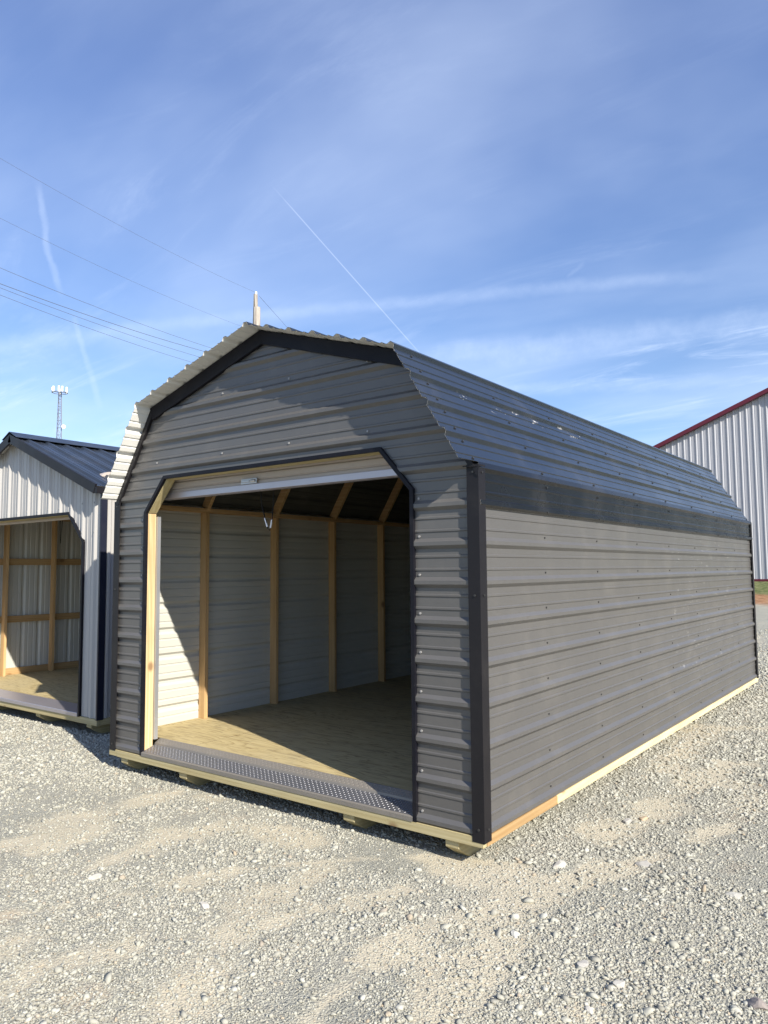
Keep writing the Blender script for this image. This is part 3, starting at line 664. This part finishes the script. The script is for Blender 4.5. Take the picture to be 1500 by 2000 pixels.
def ground_mat():
    m, nt, b = new_mat('gravel_and_dirt')
    tc = N(nt, 'ShaderNodeTexCoord'); v = tc.outputs['Object']; sp = N(nt, 'ShaderNodeSeparateXYZ'); lk(nt, v, sp.inputs[0])
    vo = N(nt, 'ShaderNodeTexVoronoi'); vo.inputs['Scale'].default_value = 85; lk(nt, v, vo.inputs['Vector'])
    vo2 = N(nt, 'ShaderNodeTexVoronoi'); vo2.inputs['Scale'].default_value = 190; lk(nt, v, vo2.inputs['Vector'])
    cell = N(nt, 'ShaderNodeSeparateColor'); lk(nt, vo.outputs['Color'], cell.inputs[0])
    peb = ramp(nt, cell.outputs[0], [(.0,(0.222,0.217,0.181)), (.35,(0.311,0.304,0.255)), (.7,(0.370,0.361,0.303)), (1.,(0.429,0.426,0.370))])
    fine = ramp(nt, noise(nt, v, 160, 3, .7), [(.3,(0.229,0.224,0.185)), (.5,(0.318,0.308,0.255)), (.7,(0.385,0.376,0.318))])
    c = mixc(nt, .5, peb, fine)
    big = noise(nt, v, .8, 5, .6); c = mixc(nt, math_(nt,'MULTIPLY',smooth(nt, big, .42,.66),.4), c, (.40,.375,.31))
    a = N(nt, 'ShaderNodeAttribute', attribute_name='sand')
    sandc = ramp(nt, noise(nt, v, 70, 4, .7), [(.3,(0.488,0.420,0.296)), (.55,(0.583,0.509,0.367)), (.75,(0.647,0.572,0.428))])
    sf = smooth(nt, math_(nt,'ADD',a.outputs['Fac'],math_(nt,'MULTIPLY_ADD',noise(nt, v, 11, 6, .75),1.5,-.75)), .2, .95)
    c = mixc(nt, math_(nt,'MULTIPLY',sf,.62), c, sandc)
    red = smooth(nt, noise(nt, v, 1.9, 4, .6), .60, .72); c = mixc(nt, math_(nt,'MULTIPLY',red,.22), c, (.42,.28,.17))
    # bank: red dirt, then grass
    yy = math_(nt,'ADD',sp.outputs[1], math_(nt,'MULTIPLY_ADD',noise(nt, v, .9, 5, .65),3.0,-1.5))
    dirt = ramp(nt, noise(nt, v, 3.5, 5, .7), [(.3,(.17,.085,.04)), (.55,(.32,.18,.10)), (.75,(.45,.32,.21))])
    grass = ramp(nt, noise(nt, v, 5.5, 5, .7), [(.3,(.055,.075,.025)), (.52,(.13,.15,.06)), (.72,(.28,.25,.14))])
    c = mixc(nt, smooth(nt, yy, 29.8, 31.2), c, dirt); c = mixc(nt, smooth(nt, yy, 32.6, 33.4), c, grass)
    ax = math_(nt,'ADD',math_(nt,'ABSOLUTE',sp.outputs[0]), math_(nt,'MULTIPLY_ADD',noise(nt, v, .3, 4),14.,-7.)); c = mixc(nt, smooth(nt, ax, 44, 50), c, grass)
    ay = math_(nt,'ADD',math_(nt,'MULTIPLY',sp.outputs[1],-1.), math_(nt,'MULTIPLY_ADD',noise(nt, v, .3, 4),14.,-7.)); c = mixc(nt, smooth(nt, ay, 44, 50), c, grass)
    lk(nt, c, b.inputs['Base Color']); b.inputs['Roughness'].default_value = .92; b.inputs['Specular IOR Level'].default_value = .15
    hgt = math_(nt,'ADD', math_(nt,'MULTIPLY',vo.outputs['Distance'],-1.1), math_(nt,'ADD', math_(nt,'MULTIPLY',vo2.outputs['Distance'],-.4), math_(nt,'MULTIPLY',noise(nt, v, 60, 5, .75),.9)))
    hgt = math_(nt,'MULTIPLY', hgt, math_(nt,'MULTIPLY_ADD', sf, -.55, 1.))
    bump(nt, b, hgt, .8, .011); return m
me.materials.append(ground_mat())

# gravel stones: countless, one object
def ico():
    t = (1+5**.5)/2; v = np.array([(-1,t,0),(1,t,0),(-1,-t,0),(1,-t,0),(0,-1,t),(0,1,t),(0,-1,-t),(0,1,-t),(t,0,-1),(t,0,1),(-t,0,-1),(-t,0,1)], float); v /= np.linalg.norm(v[0])
    f = np.array([(0,11,5),(0,5,1),(0,1,7),(0,7,10),(0,10,11),(1,5,9),(5,11,4),(11,10,2),(10,7,6),(7,1,8),(3,9,4),(3,4,2),(3,2,6),(3,6,8),(3,8,9),(4,9,5),(2,4,11),(6,2,10),(8,6,7),(9,8,1)]); return v, f
IV, IF = ico()
def scatter(n):
    """candidates in polar coordinates round the viewer's ground point; density falls with distance"""
    fx, fy = _fw.x, _fw.y; base = math.atan2(fy, fx)
    r = 2.0*np.exp(rng.random(n)*math.log(26/2.0)*np.sqrt(rng.random(n))**.35) ; a = base + (rng.random(n)-.5)*1.35
    return CAM.x+r*np.cos(a), CAM.y+r*np.sin(a), r
NS = 480000
px, py, pr = scatter(NS)
keep = ~((px > .45) & (px < W-.55) & (py > .45) & (py < L)) & ~((px > NX-NW) & (px < NX) & (py > NY+.1) & (py < NY+NL)) & (py < 29)
sd_ = sand(px, py); clump = vnoise(px, py, 21, 1.3)*.6+vnoise(px, py, 22, 4.5)*.4
keep &= rng.random(NS) > sd_*.55
keep &= rng.random(NS) < np.clip((clump-.12)*2.4+np.clip((pr-4)/6,0,.5), .35, 1)
px, py, pr, clump = px[keep], py[keep], pr[keep], clump[keep]; n = len(px)
size = np.exp(rng.normal(math.log(.0044), .48, n))*(.75+.6*clump)*np.clip(pr/4.6, .85, 2.8)
bigm = rng.random(n) < .008; size[bigm] *= rng.uniform(1.5, 3.0, bigm.sum()); size = np.minimum(size, .026)
under = (px > -.1) & (px < W+.1) & (py > -.1) & (py < L+.1); size[under] = np.minimum(size[under], .02)
pz = ground_z(px, py) + size*.18
ax_ = rng.normal(size=(n,3)); ax_ /= np.linalg.norm(ax_, axis=1)[:,None]; an = rng.random(n)*6.283
K = np.zeros((n,3,3)); K[:,0,1] = -ax_[:,2]; K[:,0,2] = ax_[:,1]; K[:,1,0] = ax_[:,2]; K[:,1,2] = -ax_[:,0]; K[:,2,0] = -ax_[:,1]; K[:,2,1] = ax_[:,0]
Rm = np.eye(3)[None]+np.sin(an)[:,None,None]*K+(1-np.cos(an))[:,None,None]*(K@K)
jit = IV[None]*rng.uniform(.55, 1.3, (n,12,1))*np.stack([rng.uniform(.8,1.5,n), rng.uniform(.7,1.1,n), rng.uniform(.45,.8,n)], 1)[:,None,:]
V = np.einsum('nij,nkj->nki', Rm, jit)*size[:,None,None]; V[:,:,2] *= .8; V += np.stack([px,py,pz], 1)[:,None,:]
Fa = (IF[None]+(np.arange(n)*12)[:,None,None]).reshape(-1,3)
me = bpy.data.meshes.new('gravel_stones'); me.vertices.add(n*12); me.vertices.foreach_set('co', V.astype(np.float32).ravel())
me.loops.add(Fa.size); me.loops.foreach_set('vertex_index', Fa.ravel().astype(np.int32)); me.polygons.add(len(Fa)); me.polygons.foreach_set('loop_start', (np.arange(len(Fa))*3).astype(np.int32)); me.update(calc_edges=True)
def stone_mat(name='gravel_stone', tint=None):
    m, nt, b = new_mat(name); ge = N(nt, 'ShaderNodeNewGeometry')
    v = coords(nt)
    if tint: c = mixc(nt, math_(nt,'MULTIPLY',noise(nt, v, 30, 4, .7),.7), tint, tuple(x*.62 for x in tint))
    else:
        c = ramp(nt, ge.outputs['Random Per Island'], [(.0,(0.222,0.217,0.181)), (.2,(0.296,0.289,0.244)), (.5,(0.355,0.350,0.292)), (.8,(0.407,0.403,0.340)), (.95,(0.474,0.471,0.414)), (.98,(0.370,0.289,0.192)), (1.,(0.252,0.228,0.200))])
        c = mixc(nt, math_(nt,'MULTIPLY',noise(nt, v, 150, 2),.6), c, (.40,.37,.30))
    lk(nt, c, b.inputs['Base Color']); b.inputs['Roughness'].default_value = .85; b.inputs['Specular IOR Level'].default_value = .2
    bump(nt, b, noise(nt, v, 220 if not tint else 60, 3, .7), .4, .004); return m
me.materials.append(stone_mat())
so = bpy.data.objects.new('gravel_stones', me); COL.objects.link(so); tag(so, 'loose pale grey crushed gravel stones covering the lot', 'gravel', kind='stuff')
# single larger rocks, half sunk in the gravel
def rock(u, v, wpx, label, tint, flat=.6, seed=0):
    p = at_z(u, v); d = (p-CAM).length; r = .43*wpx/F*d; rs = np.random.default_rng(seed)
    import bmesh
    bm = bmesh.new(); bmesh.ops.create_icosphere(bm, subdivisions=3, radius=1.)
    pl = [(Vector(rs.normal(size=3)).normalized(), rs.uniform(.45,.85)) for _ in range(15)]
    for q in bm.verts:
        c = q.co.copy()
        for nn, dd in pl:
            e = c.dot(nn)-dd
            if e > 0: c -= nn*e*.92
        c *= 1+.05*math.sin(9*c.x+4*c.y)*math.cos(7*c.z); q.co = Vector((c.x*r*1.25, c.y*r*.95, c.z*r*flat*1.2))
    me = bpy.data.meshes.new('rock'); bm.to_mesh(me); bm.free(); me.materials.append(stone_mat('rock_'+str(seed), tint))
    o = bpy.data.objects.new('rock', me); COL.objects.link(o); o.location = (p.x, p.y, float(ground_z(np.array(p.x), np.array(p.y)))+r*flat*.12); o.rotation_euler = (0,0,rs.uniform(0,6)); tag(o, label, 'rock', 'larger rocks lying in the gravel'); return o
PALE, GREY, TAN, BRN = (.52,.49,.43), (.42,.40,.36), (.52,.40,.27), (.30,.26,.235)
rock(400,1774,26,'white angular rock on the sandy patch left of the picture centre',PALE,.55,1); rock(187,1712,30,'broad pale rock at the far left below the doorway corner',PALE,.4,2)
rock(1092,1692,30,'pale blocky rock just right of the garage front corner',PALE,.6,3); rock(1262,1688,36,'flat pale slab right of the blocky rock near the garage',(.49,.465,.41),.28,4)
rock(1212,1932,26,'light rounded rock in the lower right foreground gravel',PALE,.7,5); rock(1006,1828,24,'small white pointed rock in the middle of the foreground',(.56,.54,.48),.6,6)
rock(1484,1968,34,'dark brown rock at the lower right edge of the lot',BRN,.75,7); rock(1137,1890,26,'grey rock casting a shadow left of the light rounded rock',GREY,.65,8)
rock(1256,1597,24,'flat orange tan stone lying beside the garage wall',TAN,.35,9); rock(1226,1603,20,'grey stone next to the flat orange tan stone',GREY,.6,10)
rock(1432,1752,34,'wide pale rock near the right edge of the lot',(.50,.48,.42),.4,11); rock(1152,1976,22,'pale rock at the bottom edge of the lot',PALE,.6,12)

# far wood east of the lot (mirrored in the glossy sheet metal)
def far_wood():
    rs = np.random.default_rng(5); V = []; Fq = []
    for t in range(46):
        x, y = 18+t*1.7+rs.uniform(-1,1), 66-t*1.35+rs.uniform(-4,4); hgt = rs.uniform(11, 17)
        for k in range(420):
            c = np.array([x, y, 1.2+zb])+np.array([rs.normal(0,1.5), rs.normal(0,1.5), hgt*rs.random()**.8]); a = rs.normal(size=3); a /= np.linalg.norm(a); b = np.cross(a, rs.normal(size=3)); b /= np.linalg.norm(b)
            i = len(V); w = rs.uniform(.2,.5); V += [c-a*w, c+b*w*.6, c+a*w, c-b*w*.6]; Fq.append((i,i+1,i+2,i+3))
        for k in range(5):
            i = len(V); a0 = k*1.2566; V += [np.array([x+.16*math.cos(a0+d), y+.16*math.sin(a0+d), z_]) for d, z_ in ((0,0),(1.2566,0),(1.2566,hgt*.7),(0,hgt*.7))]; Fq.append((i,i+1,i+2,i+3))
    me = bpy.data.meshes.new('far_wood'); me.from_pydata([tuple(v) for v in V], [], Fq); me.materials.append(plain('winter_foliage', (.035,.038,.022), .9))
    o = bpy.data.objects.new('far_wood', me); COL.objects.link(o); tag(o, 'distant dark wood along the edge of the lot', 'wood', kind='stuff')
far_wood()

# ================================================================== SKY, SUN, CAMERA
SUN = Vector((1., -.345, .70)).normalized()
EL = math.asin(SUN.z); AZ = math.atan2(SUN.x, SUN.y)
wd = bpy.data.worlds.new('World'); SC.world = wd; wd.use_nodes = True; nt = wd.node_tree; bg = nt.nodes['Background']
sky = N(nt, 'ShaderNodeTexSky', sky_type='NISHITA'); sky.sun_disc = False; sky.sun_elevation = EL; sky.sun_rotation = AZ; sky.air_density = 1.0; sky.dust_density = .2; sky.ozone_density = 2.0; sky.altitude = 200
tc = N(nt, 'ShaderNodeTexCoord'); dv = tc.outputs['Generated']
def vdot(a, vec):
    n = N(nt, 'ShaderNodeVectorMath', operation='DOT_PRODUCT'); lk(nt, a, n.inputs[0]); n.inputs[1].default_value = vec; return n.outputs['Value']
sepd = N(nt, 'ShaderNodeSeparateXYZ'); lk(nt, dv, sepd.inputs[0])
# cloud plane coordinates (cirrus deck high above)
den = math_(nt, 'MAXIMUM', math_(nt, 'ADD', sepd.outputs[2], .12), .03)
cmb = N(nt, 'ShaderNodeCombineXYZ'); lk(nt, math_(nt,'DIVIDE',sepd.outputs[0],den), cmb.inputs[0]); lk(nt, math_(nt,'DIVIDE',sepd.outputs[1],den), cmb.inputs[1])
def deck(scale, rot):
    mp = N(nt, 'ShaderNodeMapping'); mp.inputs['Scale'].default_value = scale; mp.inputs['Rotation'].default_value = (0,0,rot); lk(nt, cmb.outputs[0], mp.inputs['Vector']); return mp.outputs[0]
rot = -math.atan2(_r2.y, _r2.x)
c1 = noise(nt, deck((.35, 1.3, 1), rot+.25), 1.1, 7, .62, .6)
c2 = noise(nt, deck((.9, 3.6, 1), rot+.08), 1.3, 8, .66, .8)
c3 = noise(nt, deck((.45, .8, 1), rot+.2), 1.5, 5, .5, .3)
wisp = math_(nt,'MULTIPLY', smooth(nt, c2, .46, .80), smooth(nt, c1, .40, .70))
low = math_(nt,'SUBTRACT', 1., smooth(nt, sepd.outputs[2], .12, .62))
cl = math_(nt,'MULTIPLY', wisp, math_(nt,'MULTIPLY_ADD', low, .75, .25))
veil = math_(nt,'MULTIPLY', smooth(nt, c3, .34, .70), .27)
total = math_(nt,'ADD', math_(nt,'MULTIPLY', cl, .8), veil)
warp = math_(nt,'MULTIPLY_ADD', noise(nt, dv, 26, 5, .6), 1., -.5)
warp2 = math_(nt,'MULTIPLY_ADD', noise(nt, dv, 7, 3, .5), 1., -.5)
def trail(px0, px1, w, soft, amt, wf=.0, wb=.0, grain=.4):
    global total
    a, b = ray(*px0).normalized(), ray(*px1).normalized(); n = a.cross(b).normalized(); mid = (a+b).normalized(); t = n.cross(mid).normalized()
    ext = abs(b.dot(t))
    d = vdot(dv, n)
    if wf: d = math_(nt,'ADD', d, math_(nt,'MULTIPLY', warp, wf))
    if wb: d = math_(nt,'ADD', d, math_(nt,'MULTIPLY', warp2, wb))
    m = math_(nt,'SUBTRACT', 1., smooth(nt, math_(nt,'ABSOLUTE', d), w*(1-soft), w))
    al = math_(nt,'ABSOLUTE', vdot(dv, t)); m = math_(nt,'MULTIPLY', m, math_(nt,'SUBTRACT', 1., smooth(nt, al, ext*.55, ext)))
    m = math_(nt,'MULTIPLY', m, smooth(nt, vdot(dv, mid), .3, .5))
    if grain: m = math_(nt,'MULTIPLY', m, math_(nt,'MULTIPLY_ADD', noise(nt, dv, 34, 5, .7), grain*2, 1-grain))
    total = math_(nt,'ADD', total, math_(nt,'MULTIPLY', m, amt))
trail((520,350),(860,735), .0011, .9, .26, .0, .0, .4)
trail((66,340),(128,590), .0060, .9, .15, .014, .022, .6); trail((138,600),(200,810), .0055, .9, .12, .010, .01, .6)
trail((60,655),(1560,520), .012, .97, .11, .012, .016, .9); trail((700,720),(1720,600), .024, .97, .14, .03, .03, 1.)
trail((820,770),(1500,735), .012, .97, .11, .02, .02, .9); trail((-200,700),(330,640), .014, .97, .11, .02, .01, .8); trail((1105,545),(1145,512), .004, .95, .06, .016, .0, .9)
total = math_(nt,'MINIMUM', total, .85)
total = math_(nt,'MULTIPLY', total, smooth(nt, sepd.outputs[2], -.01, .03))
grade = ramp(nt, smooth(nt, sepd.outputs[2], .0, .75), [(.0,(.86,.93,1.04)), (.35,(.95,1.0,1.16)), (1.,(1.14,1.14,1.40))])
cmix = mixc(nt, total, mixc(nt, 1., sky.outputs[0], grade, 'MULTIPLY'), (6.2, 7.2, 9.0))
lk(nt, cmix, bg.inputs['Color']); bg.inputs['Strength'].default_value = .095
sl_ = bpy.data.lights.new('sun', 'SUN'); sl_.energy = 5.0; sl_.angle = math.radians(.53); sl_.color = (1., .94, .83)
so_ = bpy.data.objects.new('sun', sl_); COL.objects.link(so_); so_.rotation_euler = SUN.to_track_quat('Z', 'Y').to_euler(); so_.location = (20,-8,16)
cd = bpy.data.cameras.new('camera'); cam = bpy.data.objects.new('camera', cd); COL.objects.link(cam); SC.camera = cam
R = Matrix((_r2, _u2, -_fw)).transposed(); cam.matrix_world = Matrix.Translation(CAM) @ R.to_4x4()
cd.sensor_fit = 'HORIZONTAL'; cd.sensor_width = 36.; cd.lens = 36.*F/1500.; cd.clip_start = .05; cd.clip_end = 6000
SC.view_settings.view_transform = 'Standard'; SC.view_settings.look = 'None'; SC.view_settings.exposure = .75; SC.view_settings.gamma = 1.
SC.render.resolution_x, SC.render.resolution_y = 768, 1024
